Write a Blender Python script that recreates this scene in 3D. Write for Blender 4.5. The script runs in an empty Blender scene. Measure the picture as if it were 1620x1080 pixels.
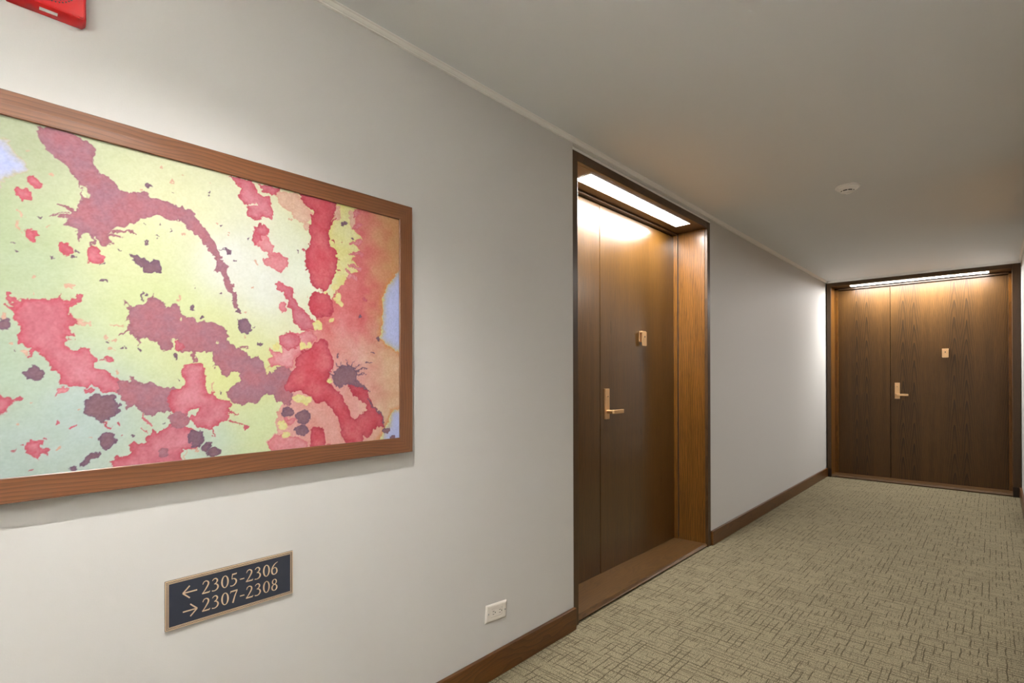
import bpy, bmesh, math, random, json
import numpy as np
from mathutils import Vector, Matrix
PI = math.pi
S = bpy.context.scene
col = S.collection

# ------------------------------------------------------------------ camera, exposure, world
F_PX, CX, CY = 825.44, 810.0, 594.65
YAW, PITCH, ROLL = 0.7456, 0.00269, -0.00211
cam = bpy.data.cameras.new('camera'); cam_ob = bpy.data.objects.new('camera', cam); col.objects.link(cam_ob)
cam.sensor_width = 36; cam.lens = F_PX / 1620 * 36
cam.shift_y = (CY - 540) / 1620; cam.clip_start = 0.02
fw = Vector((-math.sin(YAW) * math.cos(PITCH), math.cos(YAW) * math.cos(PITCH), math.sin(PITCH)))
r0 = Vector((math.cos(YAW), math.sin(YAW), 0)); u0 = r0.cross(fw)
r1 = math.cos(ROLL) * r0 + math.sin(ROLL) * u0; u1 = -math.sin(ROLL) * r0 + math.cos(ROLL) * u0
M = Matrix((r1, u1, -fw)).transposed().to_4x4(); M.translation = Vector((1.48, 0, 1.1984))
cam_ob.matrix_world = M
S.camera = cam_ob
S.view_settings.view_transform = 'Standard'; S.view_settings.look = 'None'
S.view_settings.gamma = 1; S.view_settings.use_curve_mapping = False
S.view_settings.exposure = 1.86
w = bpy.data.worlds.new('world'); S.world = w; w.use_nodes = True
w.node_tree.nodes['Background'].inputs[0].default_value = (1.0, 0.95, 0.88, 1)
w.node_tree.nodes['Background'].inputs[1].default_value = 0.0

# light levels (each lamp is built further down with its own fitting)
SPOT_W = 34.0        # ceiling downlight in front of the picture
BACK_FILL_W = 4.0  # unseen downlight added behind the camera for extra fill
UPLIGHT_FILL_E = 205.0       # open tops of the unseen uplighters added behind the camera as fill
SOFFIT_E = 36.5      # strip lights over the two doors

# main measures (metres); left wall is x = 0, the corridor runs along +y
Y0, Y1, Y2, Y3, YB = -3.6, 2.0336, 3.6948, 7.1915, 7.52
W, H = 1.681, 2.342
TB, HB = 0.018, 0.1012
YR0, YR1 = 3.75, 5.41   # doorway in the right wall, beside the frame's right edge
XF = -0.008           # far part of the left wall sits slightly back

ART = '''[["P","W",[864,1734,1044,1777,1043,1558,1005,1536,974,1498,957,1459,957,1377,949,1326,973,1306,1043,1273,1042,1099,995,1089,978,1052,954,1013,921,982,770,983,621,993,587,1023,621,1054,614,1098,642,1131,675,1176,639,1238,634,1286,660,1315,716,1350,741,1383,775,1409,787,1444,808,1477,839,1508,846,1573,837,1621,855,1659]],["P","B",[45,1685,72,1683,86,1670,118,1626,103,1614,80,1598,68,1582,45,1568]],["P","B",[1064,1589,1020,1555,976,1498,959,1459,959,1377,952,1326,976,1306,1063,1265]],["P","B",[1063,1107,997,1089,982,1052,958,1009,944,979,1063,968]],["P","Y",[795,1719,865,1730,858,1691,851,1659,875,1645,882,1628,851,1616,875,1596,858,1574,844,1559,875,1546,834,1503,794,1503,804,1535,794,1581,775,1602,775,1631,785,1675]],["P","O",[606,1711,630,1680,655,1663,667,1649,690,1640,711,1650,720,1678,702,1697,678,1722]],["P","O",[794,1716,809,1723,806,1680,780,1659]],["B","O",[702,1634,10,11]],["B","O",[849,1686,12,27]],["P","M",[124,1719,124,1699,132,1683,146,1669,162,1659,176,1646,185,1634,193,1619,198,1594,190,1570,180,1560,178,1546,170,1523,191,1517,212,1512,222,1510,226,1498,240,1494,250,1505,245,1519,250,1529,265,1543,287,1553,310,1567,328,1580,342,1583,362,1578,383,1583,395,1576,408,1559,426,1553,435,1535,447,1519,454,1511,466,1493,466,1470,480,1459,487,1437,499,1420,501,1405,510,1384,516,1387,511,1417,508,1437,494,1461,494,1487,478,1500,470,1529,461,1545,448,1560,435,1579,415,1600,408,1613,391,1619,366,1618,342,1621,324,1624,318,1632,287,1626,268,1623,265,1634,256,1645,243,1650,229,1650,220,1666,218,1683,222,1697,218,1709,205,1720,162,1733]],["P","E",[195,1620,202,1619,213,1594,205,1592,197,1603]],["S","M",[4,10,513,1386,523,1371]],["S","M",[8,3,180,1559,172,1563,152,1567]],["S","M",[8,3,178,1543,159,1538]],["S","M",[8,3,219,1514,213,1489]],["S","M",[8,3,198,1514,193,1499]],["S","M",[8,3,250,1519,267,1520]],["S","M",[8,3,254,1527,280,1536,296,1532]],["S","M",[8,3,245,1512,255,1499]],["S","M",[3,2,175,1551,143,1536]],["B","R",[124,1601,12,12]],["B","R",[104,1574,14,14]],["B","R",[119,1494,8,11]],["B","R",[169,1476,11,11]],["B","R",[219,1470,15,19]],["B","O",[151,1626,4,4]],["B","O",[101,1536,3,7]],["B","O",[100,1506,3,11]],["B","O",[123,1408,4,4]],["B","O",[144,1514,2,4]],["B","O",[306,1636,4,3]],["B","O",[344,1696,3,4]],["B","O",[369,1673,3,3]],["B","O",[394,1550,4,4]],["B","O",[177,1393,6,5]],["B","N",[318,1649,6,5]],["B","N",[187,1477,3,4]],["B","N",[182,1464,2,3]],["B","N",[153,1455,3,2]],["B","N",[92,1472,2,3]],["B","N",[266,1486,3,2]],["B","N",[317,1518,4,4]],["B","N",[340,1566,2,4]],["B","N",[368,1555,3,2]],["B","N",[316,1559,2,2]],["B","N",[131,1537,3,2]],["B","N",[446,1666,3,3]],["B","N",[96,1454,2,2]],["S","N",[7,3,231,1416,240,1408]],["P","N",[285,1482,289,1464,306,1455,308,1441,326,1442,342,1449,345,1463,340,1474,326,1477,320,1469,312,1479,298,1482]],["P","R",[103,1361,124,1363,146,1364,161,1370,164,1379,168,1366,180,1365,177,1343,180,1326,192,1321,191,1315,177,1315,178,1303,186,1290,173,1285,172,1270,180,1262,193,1260,198,1265,212,1266,215,1250,222,1238,226,1224,236,1216,250,1207,265,1198,274,1187,272,1162,265,1162,250,1169,232,1172,219,1180,212,1187,205,1179,191,1183,178,1183,170,1192,164,1188,160,1202,146,1217,143,1232,134,1244,124,1254,112,1262,99,1275,98,1285,100,1293,96,1309,90,1319,93,1329,93,1341,99,1352]],["S","R",[13,7,96,1344,89,1357,84,1366]],["S","R",[7,3,94,1336,82,1342]],["S","R",[9,11,177,1355,188,1368,197,1379]],["S","O",[7,4,193,1318,214,1318]],["S","R",[3,3,226,1237,240,1240]],["B","R",[246,1242,9,8]],["S","R",[8,3,124,1256,112,1246]],["P","M",[265,1191,280,1189,289,1202,298,1191,318,1184,333,1186,358,1174,374,1178,374,1159,366,1140,370,1121,354,1117,337,1120,329,1104,314,1114,298,1124,289,1138,280,1130,268,1144,263,1164]],["P","E",[243,1167,258,1169,259,1158,250,1157]],["P","R",[362,1169,387,1178,397,1185,395,1198,388,1212,391,1232,408,1239,435,1235,439,1217,437,1197,439,1168,447,1157,456,1170,466,1144,499,1141,502,1133,492,1118,496,1102,489,1090,475,1085,461,1071,452,1067,443,1070,419,1079,412,1092,402,1100,421,1105,424,1118,408,1117,400,1105,382,1101,366,1116,358,1140]],["P","R",[252,1017,256,992,302,984,389,984,385,1014,389,1023,408,1021,421,1024,435,1038,432,1061,419,1072,397,1076,382,1094,366,1088,354,1079,341,1070,331,1083,326,1067,316,1063,318,1051,302,1046,294,1053,285,1047,291,1033,280,1023,265,1020]],["B","N",[419,1049,19,22]],["B","M",[382,1097,23,21]],["B","N",[443,1026,11,10]],["B","M",[352,1022,10,12]],["S","R",[4,3,494,1092,518,1077,535,1073]],["B","R",[539,1069,5,5]],["S","R",[3,4,475,1088,459,1069,457,1048]],["S","O",[5,3,457,1189,460,1165]],["S","R",[3,3,494,1112,518,1102]],["P","K",[152,1165,157,1175,165,1178,169,1187,172,1180,177,1179,176,1172,165,1166,154,1160]],["B","R",[208,1171,9,6]],["B","R",[186,1094,5,3]],["B","R",[157,1108,3,4]],["B","R",[93,1054,3,2]],["B","R",[105,1062,2,2]],["B","R",[97,1159,4,3]],["B","R",[262,1097,4,4]],["B","R",[274,1073,3,2]],["B","R",[136,1070,3,2]],["B","R",[119,1009,4,2]],["B","R",[265,1022,6,3]],["B","O",[260,1320,10,2]],["B","O",[245,1265,6,4]],["B","O",[241,1290,4,6]],["B","O",[254,1284,5,2]],["B","O",[263,1210,5,2]],["B","O",[88,1269,4,5]],["B","O",[108,1253,4,5]],["B","O",[76,1324,5,6]],["B","O",[196,1127,2,2]],["B","O",[162,1048,5,3]],["B","O",[100,1110,2,2]],["B","O",[385,1396,3,6]],["B","O",[380,1388,3,4]],["S","R",[4,3,240,1103,247,1086]],["S","K",[5,3,308,1114,316,1100,329,1089]],["S","K",[3,3,305,1083,320,1073]],["S","O",[3,3,402,1019,393,998]],["B","O",[421,1020,5,4]],["B","N",[77,1307,9,12]],["B","N",[124,1210,15,14]],["B","N",[243,1060,18,18]],["B","N",[186,1006,7,6]],["B","N",[289,1065,4,5]],["B","N",[243,1277,3,3]],["B","N",[266,1264,2,3]],["B","N",[274,1265,3,3]],["B","N",[305,1260,3,4]],["B","N",[408,1374,6,8]],["B","N",[376,1251,4,4]],["B","N",[432,1353,5,5]],["B","N",[314,1392,3,5]],["B","N",[305,1392,2,9]],["P","N",[205,1142,208,1152,222,1161,243,1165,258,1158,265,1130,256,1111,236,1103,219,1111,207,1124]],["P","N",[195,1015,202,1029,215,1037,227,1042,233,1032,226,1020,212,1015,198,1009]],["P","R",[60,1161,72,1163,83,1163,93,1155,89,1138,80,1127,72,1124,60,1128]],["S","R",[4,6,89,1156,99,1160]],["P","R",[108,1060,118,1069,132,1066,138,1055,149,1052,140,1045,142,1034,132,1039,128,1030,123,1042,111,1050]],["P","M",[280,1343,283,1350,298,1366,310,1376,324,1389,337,1388,352,1378,356,1367,370,1373,387,1372,389,1353,398,1344,413,1348,426,1341,447,1340,461,1336,475,1332,489,1323,494,1303,492,1292,508,1283,526,1273,538,1266,548,1253,566,1256,579,1243,584,1224,600,1213,619,1224,635,1230,658,1222,672,1194,666,1160,665,1138,649,1120,632,1128,619,1134,611,1151,589,1155,563,1133,538,1129,513,1135,499,1143,489,1159,499,1174,518,1191,527,1205,518,1214,499,1212,489,1200,480,1205,473,1220,461,1233,456,1250,454,1266,447,1264,419,1264,419,1242,410,1242,410,1261,395,1266,383,1260,374,1275,380,1294,368,1289,368,1270,348,1264,341,1283,326,1287,310,1290,298,1288,287,1301,276,1311,280,1325]],["S","M",[5,2,287,1351,277,1371]],["S","M",[7,3,281,1311,265,1296]],["S","M",[4,5,304,1290,305,1276]],["S","M",[3,2,326,1384,326,1395]],["S","M",[5,3,280,1343,277,1330]],["S","R",[13,13,380,1284,383,1270]],["B","E",[383,1339,3,4]],["B","E",[470,1290,4,3]],["S","M",[6,3,526,1278,543,1281]],["B","N",[570,1290,7,5]],["P","N",[517,1348,536,1355,548,1346,553,1327,543,1312,526,1318,517,1330]],["B","N",[518,1376,8,6]],["B","N",[461,1011,14,11]],["B","N",[450,1024,3,4]],["P","K",[595,1279,611,1271,633,1274,624,1304,633,1319,655,1330,681,1324,701,1337,719,1333,734,1316,725,1304,707,1283,690,1274,672,1256,666,1228,649,1222,633,1233,616,1233,600,1227,592,1249,605,1254,595,1270]],["B","R",[655,1303,29,25]],["P","R",[609,1457,619,1466,638,1461,655,1457,664,1439,672,1414,678,1398,696,1391,713,1375,728,1365,731,1342,707,1336,684,1339,666,1360,664,1380,650,1401,644,1422,636,1438,619,1447]],["B","K",[633,1394,13,14]],["B","D",[747,1413,39,39]],["P","D",[681,1726,696,1701,714,1691,726,1679,715,1671,716,1648,708,1629,714,1602,708,1577,699,1547,707,1520,713,1486,725,1465,744,1452,762,1460,781,1484,794,1515,804,1547,794,1581,778,1590,772,1625,778,1650,782,1674,794,1701,798,1738]],["B","Y",[758,1452,6,5]],["B","Y",[788,1470,9,11]],["B","Y",[801,1438,10,17]],["B","Y",[810,1421,9,7]],["S","D",[6,3,794,1533,811,1521]],["S","D",[6,3,782,1609,789,1604]],["S","D",[6,3,706,1566,698,1567]],["S","D",[6,3,778,1656,794,1680]],["S","D",[6,3,707,1520,700,1510]],["S","D",[6,3,801,1552,807,1556]],["P","D",[690,1274,675,1256,672,1228,658,1211,649,1194,638,1172,644,1161,660,1158,678,1163,701,1151,725,1130,743,1124,762,1129,775,1111,790,1086,803,1061,813,1030,826,993,878,993,888,1018,906,1007,920,1025,931,1046,965,1038,965,1057,946,1078,939,1097,920,1117,902,1155,874,1175,847,1184,827,1181,840,1163,860,1144,895,1115,902,1092,874,1088,857,1067,843,1074,833,1108,820,1133,807,1154,781,1170,765,1188,768,1206,788,1223,784,1259,772,1277,772,1300,753,1311,728,1301,713,1280]],["P","N",[778,1202,800,1230,833,1237,864,1224,864,1190,895,1171,910,1152,874,1170,833,1180,807,1169,787,1182]],["S","N",[5,1,804,1227,794,1244]],["S","N",[5,1,815,1233,812,1248]],["S","N",[5,1,828,1236,828,1256]],["S","N",[5,1,844,1233,859,1252]],["S","N",[5,1,857,1229,878,1242]],["S","N",[5,1,862,1218,892,1230]],["S","N",[5,1,864,1209,904,1213]],["S","N",[5,1,861,1224,896,1226]],["S","N",[5,1,786,1206,773,1213]],["S","N",[5,1,902,1155,917,1154]],["S","N",[5,4,902,1130,939,1091,961,1061,965,1041]],["B","N",[906,1247,13,3]],["B","N",[917,1278,9,3]],["B","N",[799,1266,4,6]],["B","N",[888,1228,10,2]],["B","N",[943,1325,7,6]],["B","N",[876,1391,5,6]],["B","K",[892,1442,8,6]],["P","D",[716,1050,731,1057,752,1050,762,1023,762,990,716,992]],["P","R",[762,1004,800,1003,800,990,762,990]],["P","K",[589,1021,605,1036,619,1043,638,1050,655,1032,678,1030,707,1010,707,990,605,995]],["P","K",[634,1086,649,1083,672,1078,666,1065,649,1069]],["B","N",[646,1101,17,16]],["B","N",[692,1088,23,21]],["B","N",[689,1049,19,17]],["B","N",[972,1028,13,11]],["B","N",[995,998,11,8]],["B","Y",[635,1067,13,10]],["B","Y",[641,1041,14,8]],["B","Y",[681,1137,17,12]],["B","Y",[701,1131,15,10]],["B","Y",[595,1220,7,7]],["B","Y",[734,1354,14,16]],["B","Y",[778,1372,9,6]],["B","Y",[690,1291,9,13]],["B","Y",[707,1290,9,8]],["B","Y",[616,1288,10,12]],["B","E",[741,1452,6,4]],["B","E",[771,1189,7,6]],["P","R",[494,1724,506,1714,518,1707,526,1696,521,1674,538,1657,542,1626,558,1620,579,1629,577,1640,590,1637,611,1634,608,1652,600,1678,598,1693,574,1693,564,1696,553,1722]],["P","R",[564,1720,579,1705,600,1697,622,1713,628,1726]],["P","E",[541,1659,563,1665,563,1660,542,1654]],["P","K",[556,1603,569,1616,590,1613,598,1598,590,1583,595,1568,611,1557,608,1540,633,1542,650,1528,647,1510,627,1492,606,1501,584,1506,584,1520,600,1528,590,1540,574,1553,558,1572]],["B","R",[576,1599,18,16]],["B","R",[564,1575,9,16]],["B","N",[491,1528,6,7]],["B","N",[509,1503,3,3]],["B","N",[821,1671,8,6]],["B","N",[851,1628,6,5]],["B","N",[477,1417,3,3]],["B","N",[876,1392,5,7]],["B","N",[817,1665,4,3]],["B","R",[892,1443,8,7]],["B","R",[814,1612,3,3]],["B","R",[696,1567,4,5]],["B","O",[557,1437,4,3]],["B","O",[564,1506,4,5]],["B","O",[469,1590,3,3]],["B","O",[540,1374,4,4]],["B","O",[496,1570,3,3]],["B","O",[661,1645,6,4]],["S","N",[3,2,475,1530,487,1528]],["S","K",[17,6,865,1714,851,1693]],["S","K",[17,6,875,1676,851,1656]],["S","K",[17,6,875,1620,842,1608]],["S","K",[17,6,878,1584,837,1580]],["S","K",[17,6,875,1540,837,1545]],["S","K",[17,6,861,1506,827,1532]],["S","K",[17,6,847,1511,834,1503]]]'''

# ------------------------------------------------------------------ helpers
def tag(o, label=None, cat=None, group=None, kind=None):
    if label: o['label'] = label
    if cat: o['category'] = cat
    if group: o['group'] = group
    if kind: o['kind'] = kind
    return o
def empty(name, loc=(0, 0, 0), rz=0.0):
    o = bpy.data.objects.new(name, None); col.objects.link(o)
    o.location = loc; o.rotation_euler = (0, 0, rz); o.empty_display_size = 0.1
    return o
def box(bm, x0, x1, y0, y1, z0, z1, mi=0):
    vs = [bm.verts.new((x, y, z)) for x in (x0, x1) for y in (y0, y1) for z in (z0, z1)]
    for f in ((0, 1, 3, 2), (4, 6, 7, 5), (0, 4, 5, 1), (2, 3, 7, 6), (0, 2, 6, 4), (1, 5, 7, 3)):
        fc = bm.faces.new([vs[i] for i in f]); fc.material_index = mi
def prism(bm, pts, a0, a1, axis='y', mi=0, mat=None):
    """closed 2D outline extruded along an axis; pts are the other two coordinates in order"""
    def P(p, a):
        v = {'x': (a, p[0], p[1]), 'y': (p[0], a, p[1]), 'z': (p[0], p[1], a)}[axis]
        return mat @ Vector(v) if mat else Vector(v)
    A = [bm.verts.new(P(p, a0)) for p in pts]; B = [bm.verts.new(P(p, a1)) for p in pts]
    n = len(pts)
    for i in range(n):
        bm.faces.new((A[i], A[(i + 1) % n], B[(i + 1) % n], B[i])).material_index = mi
    bm.faces.new(A[::-1]).material_index = mi; bm.faces.new(B).material_index = mi
def lathe(bm, prof, center, axis='z', n=48, mi=0):
    """prof: (radius, height) pairs turned round an axis through center"""
    rings = []
    for r, h in prof:
        ring = []
        for i in range(n):
            a = 2 * PI * i / n; c, s = r * math.cos(a), r * math.sin(a)
            p = {'z': (c, s, h), 'y': (c, h, s), 'x': (h, c, s)}[axis]
            ring.append(bm.verts.new(Vector(center) + Vector(p)))
        rings.append(ring)
    for a, b in zip(rings, rings[1:]):
        for i in range(n):
            bm.faces.new((a[i], a[(i + 1) % n], b[(i + 1) % n], b[i])).material_index = mi
    for rg in (rings[0], rings[-1]):
        bm.faces.new(rg).material_index = mi
def obj(name, bm, mats, parent=None, bevel=0.0, segs=2, smooth=False, angle=35):
    bmesh.ops.recalc_face_normals(bm, faces=bm.faces)
    me = bpy.data.meshes.new(name); bm.to_mesh(me); bm.free()
    if not isinstance(mats, (list, tuple)): mats = [mats]
    for m in mats: me.materials.append(m)
    o = bpy.data.objects.new(name, me); col.objects.link(o)
    if parent: o.parent = parent
    if bevel:
        b = o.modifiers.new('bevel', 'BEVEL'); b.width = bevel; b.segments = segs
        b.limit_method = 'ANGLE'; b.angle_limit = math.radians(30); b.harden_normals = False
    if smooth:
        for p in me.polygons: p.use_smooth = True
        me.set_sharp_from_angle(angle=math.radians(angle))
    return o
def bx(name, dims, mats, parent=None, bevel=0.0, **k):
    bm = bmesh.new()
    for d in (dims if isinstance(dims[0], (list, tuple)) else [dims]): box(bm, *d)
    return obj(name, bm, mats, parent, bevel, **k)

# ------------------------------------------------------------------ materials
def srgb(r, g, b):
    f = lambda c: c / 12.92 if c <= 0.04045 else ((c + 0.055) / 1.055) ** 2.4
    return (f(r / 255), f(g / 255), f(b / 255), 1)
class NT:
    def __init__(s, name):
        s.m = bpy.data.materials.new(name); s.m.use_nodes = True; s.t = s.m.node_tree
        s.b = s.t.nodes['Principled BSDF']
    def n(s, typ, **k):
        nd = s.t.nodes.new(typ)
        for a, v in k.items():
            if a.startswith('i_'): nd.inputs[int(a[2:])].default_value = v
            else: setattr(nd, a, v)
        return nd
    def l(s, a, ao, b, bi): s.t.links.new(a.outputs[ao], b.inputs[bi])
    def math(s, op, a, b=None, c=None):
        nd = s.t.nodes.new('ShaderNodeMath'); nd.operation = op
        for i, v in enumerate((a, b, c)):
            if v is None: continue
            if isinstance(v, (int, float)): nd.inputs[i].default_value = v
            else: s.t.links.new(v, nd.inputs[i])
        return nd.outputs[0]
    def ramp(s, fac, stops):
        nd = s.t.nodes.new('ShaderNodeValToRGB'); e = nd.color_ramp.elements
        while len(e) < len(stops): e.new(0.5)
        for x, (p, c) in zip(e, stops): x.position = p; x.color = c
        s.t.links.new(fac, nd.inputs[0]); return nd.outputs[0]
    def mix(s, fac, a, b, mode='MIX'):
        nd = s.t.nodes.new('ShaderNodeMix'); nd.data_type = 'RGBA'; nd.blend_type = mode
        for i, v in ((0, fac), (6, a), (7, b)):
            if isinstance(v, (int, float, tuple)): nd.inputs[i].default_value = v
            else: s.t.links.new(v, nd.inputs[i])
        return nd.outputs[2]
    def set(s, **k):
        for a, v in k.items():
            s.b.inputs[a.replace('_', ' ')].default_value = v
        return s
    def coords(s, kind='Object'):
        tc = s.n('ShaderNodeTexCoord'); return tc.outputs[kind]
    def noise(s, vec, scale, detail=2, rough=0.5, sc=(1, 1, 1), loc=(0, 0, 0)):
        mp = s.n('ShaderNodeMapping'); mp.inputs['Scale'].default_value = sc; mp.inputs['Location'].default_value = loc
        s.t.links.new(vec, mp.inputs[0])
        nz = s.n('ShaderNodeTexNoise'); nz.inputs['Scale'].default_value = scale
        nz.inputs['Detail'].default_value = detail; nz.inputs['Roughness'].default_value = rough
        s.t.links.new(mp.outputs[0], nz.inputs[0]); return nz.outputs[0]
    def bump(s, height, strength, dist=0.001):
        bp = s.n('ShaderNodeBump'); bp.inputs['Strength'].default_value = strength; bp.inputs['Distance'].default_value = dist
        s.t.links.new(height, bp.inputs['Height']); s.t.links.new(bp.outputs[0], s.b.inputs['Normal'])

def paint(name, c, rough=0.6, bump=0.25, scale=260, spec=0.35):
    t = NT(name); v = t.coords()
    n = t.noise(v, scale, 2, 0.5)
    n2 = t.noise(v, 1.3, 2, 0.5)
    a = srgb(*c); b = tuple(x * 0.97 for x in a[:3]) + (1,)
    t.l_ = t.mix(n2, b, a); t.t.links.new(t.l_, t.b.inputs['Base Color'])
    t.set(Roughness=rough); t.b.inputs['Specular IOR Level'].default_value = spec
    t.bump(n, bump, 0.0006); return t.m
def plain(name, c, rough=0.5, metal=0.0, bump=None, spec=0.5):
    t = NT(name); v = t.coords()
    n = t.noise(v, 40, 2)
    a = srgb(*c); b = tuple(x * 0.93 for x in a[:3]) + (1,)
    t.t.links.new(t.mix(n, b, a), t.b.inputs['Base Color'])
    t.set(Roughness=rough, Metallic=metal); t.b.inputs['Specular IOR Level'].default_value = spec
    if bump: t.bump(t.noise(v, bump[0], 2), bump[1], 0.0005)
    return t.m
def wood(name, along='z', across='x', dark=(62, 36, 16), mid=(112, 70, 34), light=(140, 92, 48), rough=0.33,
         coat=0.25, cathedral=False, gk=105.0, wk=6.5, flitch=0.4, arch=0.05, figure=1.15, taper=0.075, off=0.0, offs=(0, 0, 0), sc=1.0, pores=0.55):
    """stained veneer: long fibres along one axis, optional nested arch figure"""
    t = NT(name); v = t.coords(); ax = 'xyz'
    sep = t.n('ShaderNodeSeparateXYZ'); t.t.links.new(v, sep.inputs[0])
    stretch = [1.0, 1.0, 1.0]; stretch[ax.index(along)] = 0.035
    stretch2 = [1.0, 1.0, 1.0]; stretch2[ax.index(along)] = 0.012
    fine = t.noise(v, 330 * sc, 3, 0.6, tuple(stretch), offs)
    fibre = t.noise(v, 900 * sc, 2, 0.6, tuple(stretch2), offs)
    broad = t.noise(v, 26 * sc, 3, 0.6, tuple([1 if s == 1 else 0.06 for s in stretch]), offs)
    warp = t.noise(v, 7 * sc, 3, 0.55, tuple([1 if s == 1 else 0.28 for s in stretch]), offs)
    a = sep.outputs[ax.index(across)]; l = sep.outputs[ax.index(along)]
    if cathedral:
        xs = t.math('ADD', a, off)
        xm = t.math('SUBTRACT', t.math('PINGPONG', xs, flitch), arch)
        rr = t.math('SQRT', t.math('ADD', t.math('MULTIPLY', xm, xm), 0.00015))
        val = t.math('ADD', t.math('MULTIPLY', rr, 58.0), t.math('MULTIPLY', l, 58.0 * taper))
        val = t.math('ADD', val, t.math('MULTIPLY', warp, 2.6))
        near = t.math('MULTIPLY', xm, 13.0); near = t.math('MAXIMUM', t.math('SUBTRACT', 1.0, t.math('MULTIPLY', near, near)), 0.22)
    else:
        val = t.math('ADD', t.math('MULTIPLY', a, gk * sc), t.math('MULTIPLY', warp, wk))
    fr = t.math('FRACT', val)
    ring = t.math('POWER', fr, 2.2)
    c1 = t.mix(broad, srgb(*dark), srgb(*light))
    c2 = t.mix(0.45, c1, srgb(*mid))
    ringm = t.math('MULTIPLY', ring, t.math('MULTIPLY', near, figure) if cathedral else 0.58)
    c3 = t.mix(ringm, c2, tuple(x * 0.5 for x in srgb(*dark)[:3]) + (1,))
    p = t.math('MULTIPLY', t.math('SUBTRACT', 0.56, fine), 3.2)
    p = t.math('MINIMUM', t.math('MAXIMUM', p, 0.0), 1.0)
    c4 = t.mix(t.math('MULTIPLY', p, pores), c3, tuple(x * 0.55 for x in srgb(*dark)[:3]) + (1,))
    c5 = t.mix(t.math('MULTIPLY', fibre, 0.20), c4, srgb(*light))
    t.t.links.new(c5, t.b.inputs['Base Color'])
    rgh = t.math('ADD', t.math('MULTIPLY', broad, 0.10), rough - 0.05)
    t.t.links.new(rgh, t.b.inputs['Roughness']); t.b.inputs['Specular IOR Level'].default_value = 0.35
    t.b.inputs['Coat Weight'].default_value = coat; t.b.inputs['Coat Roughness'].default_value = 0.22
    t.bump(fine, 0.10, 0.0004)
    return t.m

wall_m = paint('wall_paint', (203, 201, 197))
wall_far_m = wall_m
ceil_m = paint('ceiling_paint', (234, 237, 238), 0.7, 0.5, 420, 0.2)
trim_m = paint('trim_paint', (236, 234, 229), 0.45, 0.05, 200)
white_m = plain('white_plastic', (225, 218, 208), 0.35)
dark_m = plain('dark_recess', (14, 12, 10), 0.7)
brass_m = plain('satin_brass', (234, 192, 142), 0.36, 0.85)
steel_m = plain('brushed_steel', (190, 190, 190), 0.3, 1.0)
red_m = plain('red_plastic', (178, 20, 24), 0.22)
label_m = plain('white_label', (225, 222, 220), 0.5)
door_y = wood('door_veneer', 'z', 'x', (34, 21, 5), (72, 46, 14), (106, 72, 27), rough=0.30, coat=0.6, cathedral=True, flitch=0.36, arch=0.17, off=0.10, figure=0.3)
door_e = wood('door_veneer_arched', 'z', 'x', (34, 21, 5), (72, 46, 14), (106, 72, 27), rough=0.45, coat=0.0, cathedral=True, flitch=0.2245, off=0.132)
jamb_m = wood('jamb_veneer', 'z', 'y', (62, 36, 6), (108, 68, 20), (146, 96, 36), rough=0.32, coat=0.3, sc=0.8, offs=(0, .3, 0), pores=1.0, gk=75.0, wk=5.0)
casing_m = wood('casing_wood', 'z', 'x', (50, 34, 18), (76, 54, 30), (98, 70, 40), rough=0.42, coat=0.1)
head_m = wood('head_wood', 'x', 'y', (50, 34, 18), (76, 54, 30), (98, 70, 40), rough=0.40, coat=0.15)
thr_m = wood('threshold_wood', 'x', 'y', (48, 32, 14), (84, 58, 28), (114, 82, 46), rough=0.38, coat=0.2, sc=0.8, gk=45.0, wk=12.0)
plinth_m = wood('plinth_wood', 'z', 'x', (30, 18, 8), (40, 25, 12), (52, 34, 18), rough=0.5, coat=0.0)
base_m = wood('baseboard_wood', 'y', 'z', (56, 30, 6), (94, 56, 18), (120, 76, 32), rough=0.36, coat=0.2, sc=0.7, gk=60.0, wk=12.0)
frame_h = wood('frame_wood_across', 'x', 'z', (76, 42, 20), (110, 66, 36), (136, 88, 54), rough=0.30, coat=0.6, sc=1.0, pores=0.35)
frame_v = wood('frame_wood_upright', 'z', 'x', (76, 42, 20), (110, 66, 36), (136, 88, 54), rough=0.30, coat=0.6, sc=1.0, pores=0.35)

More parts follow.
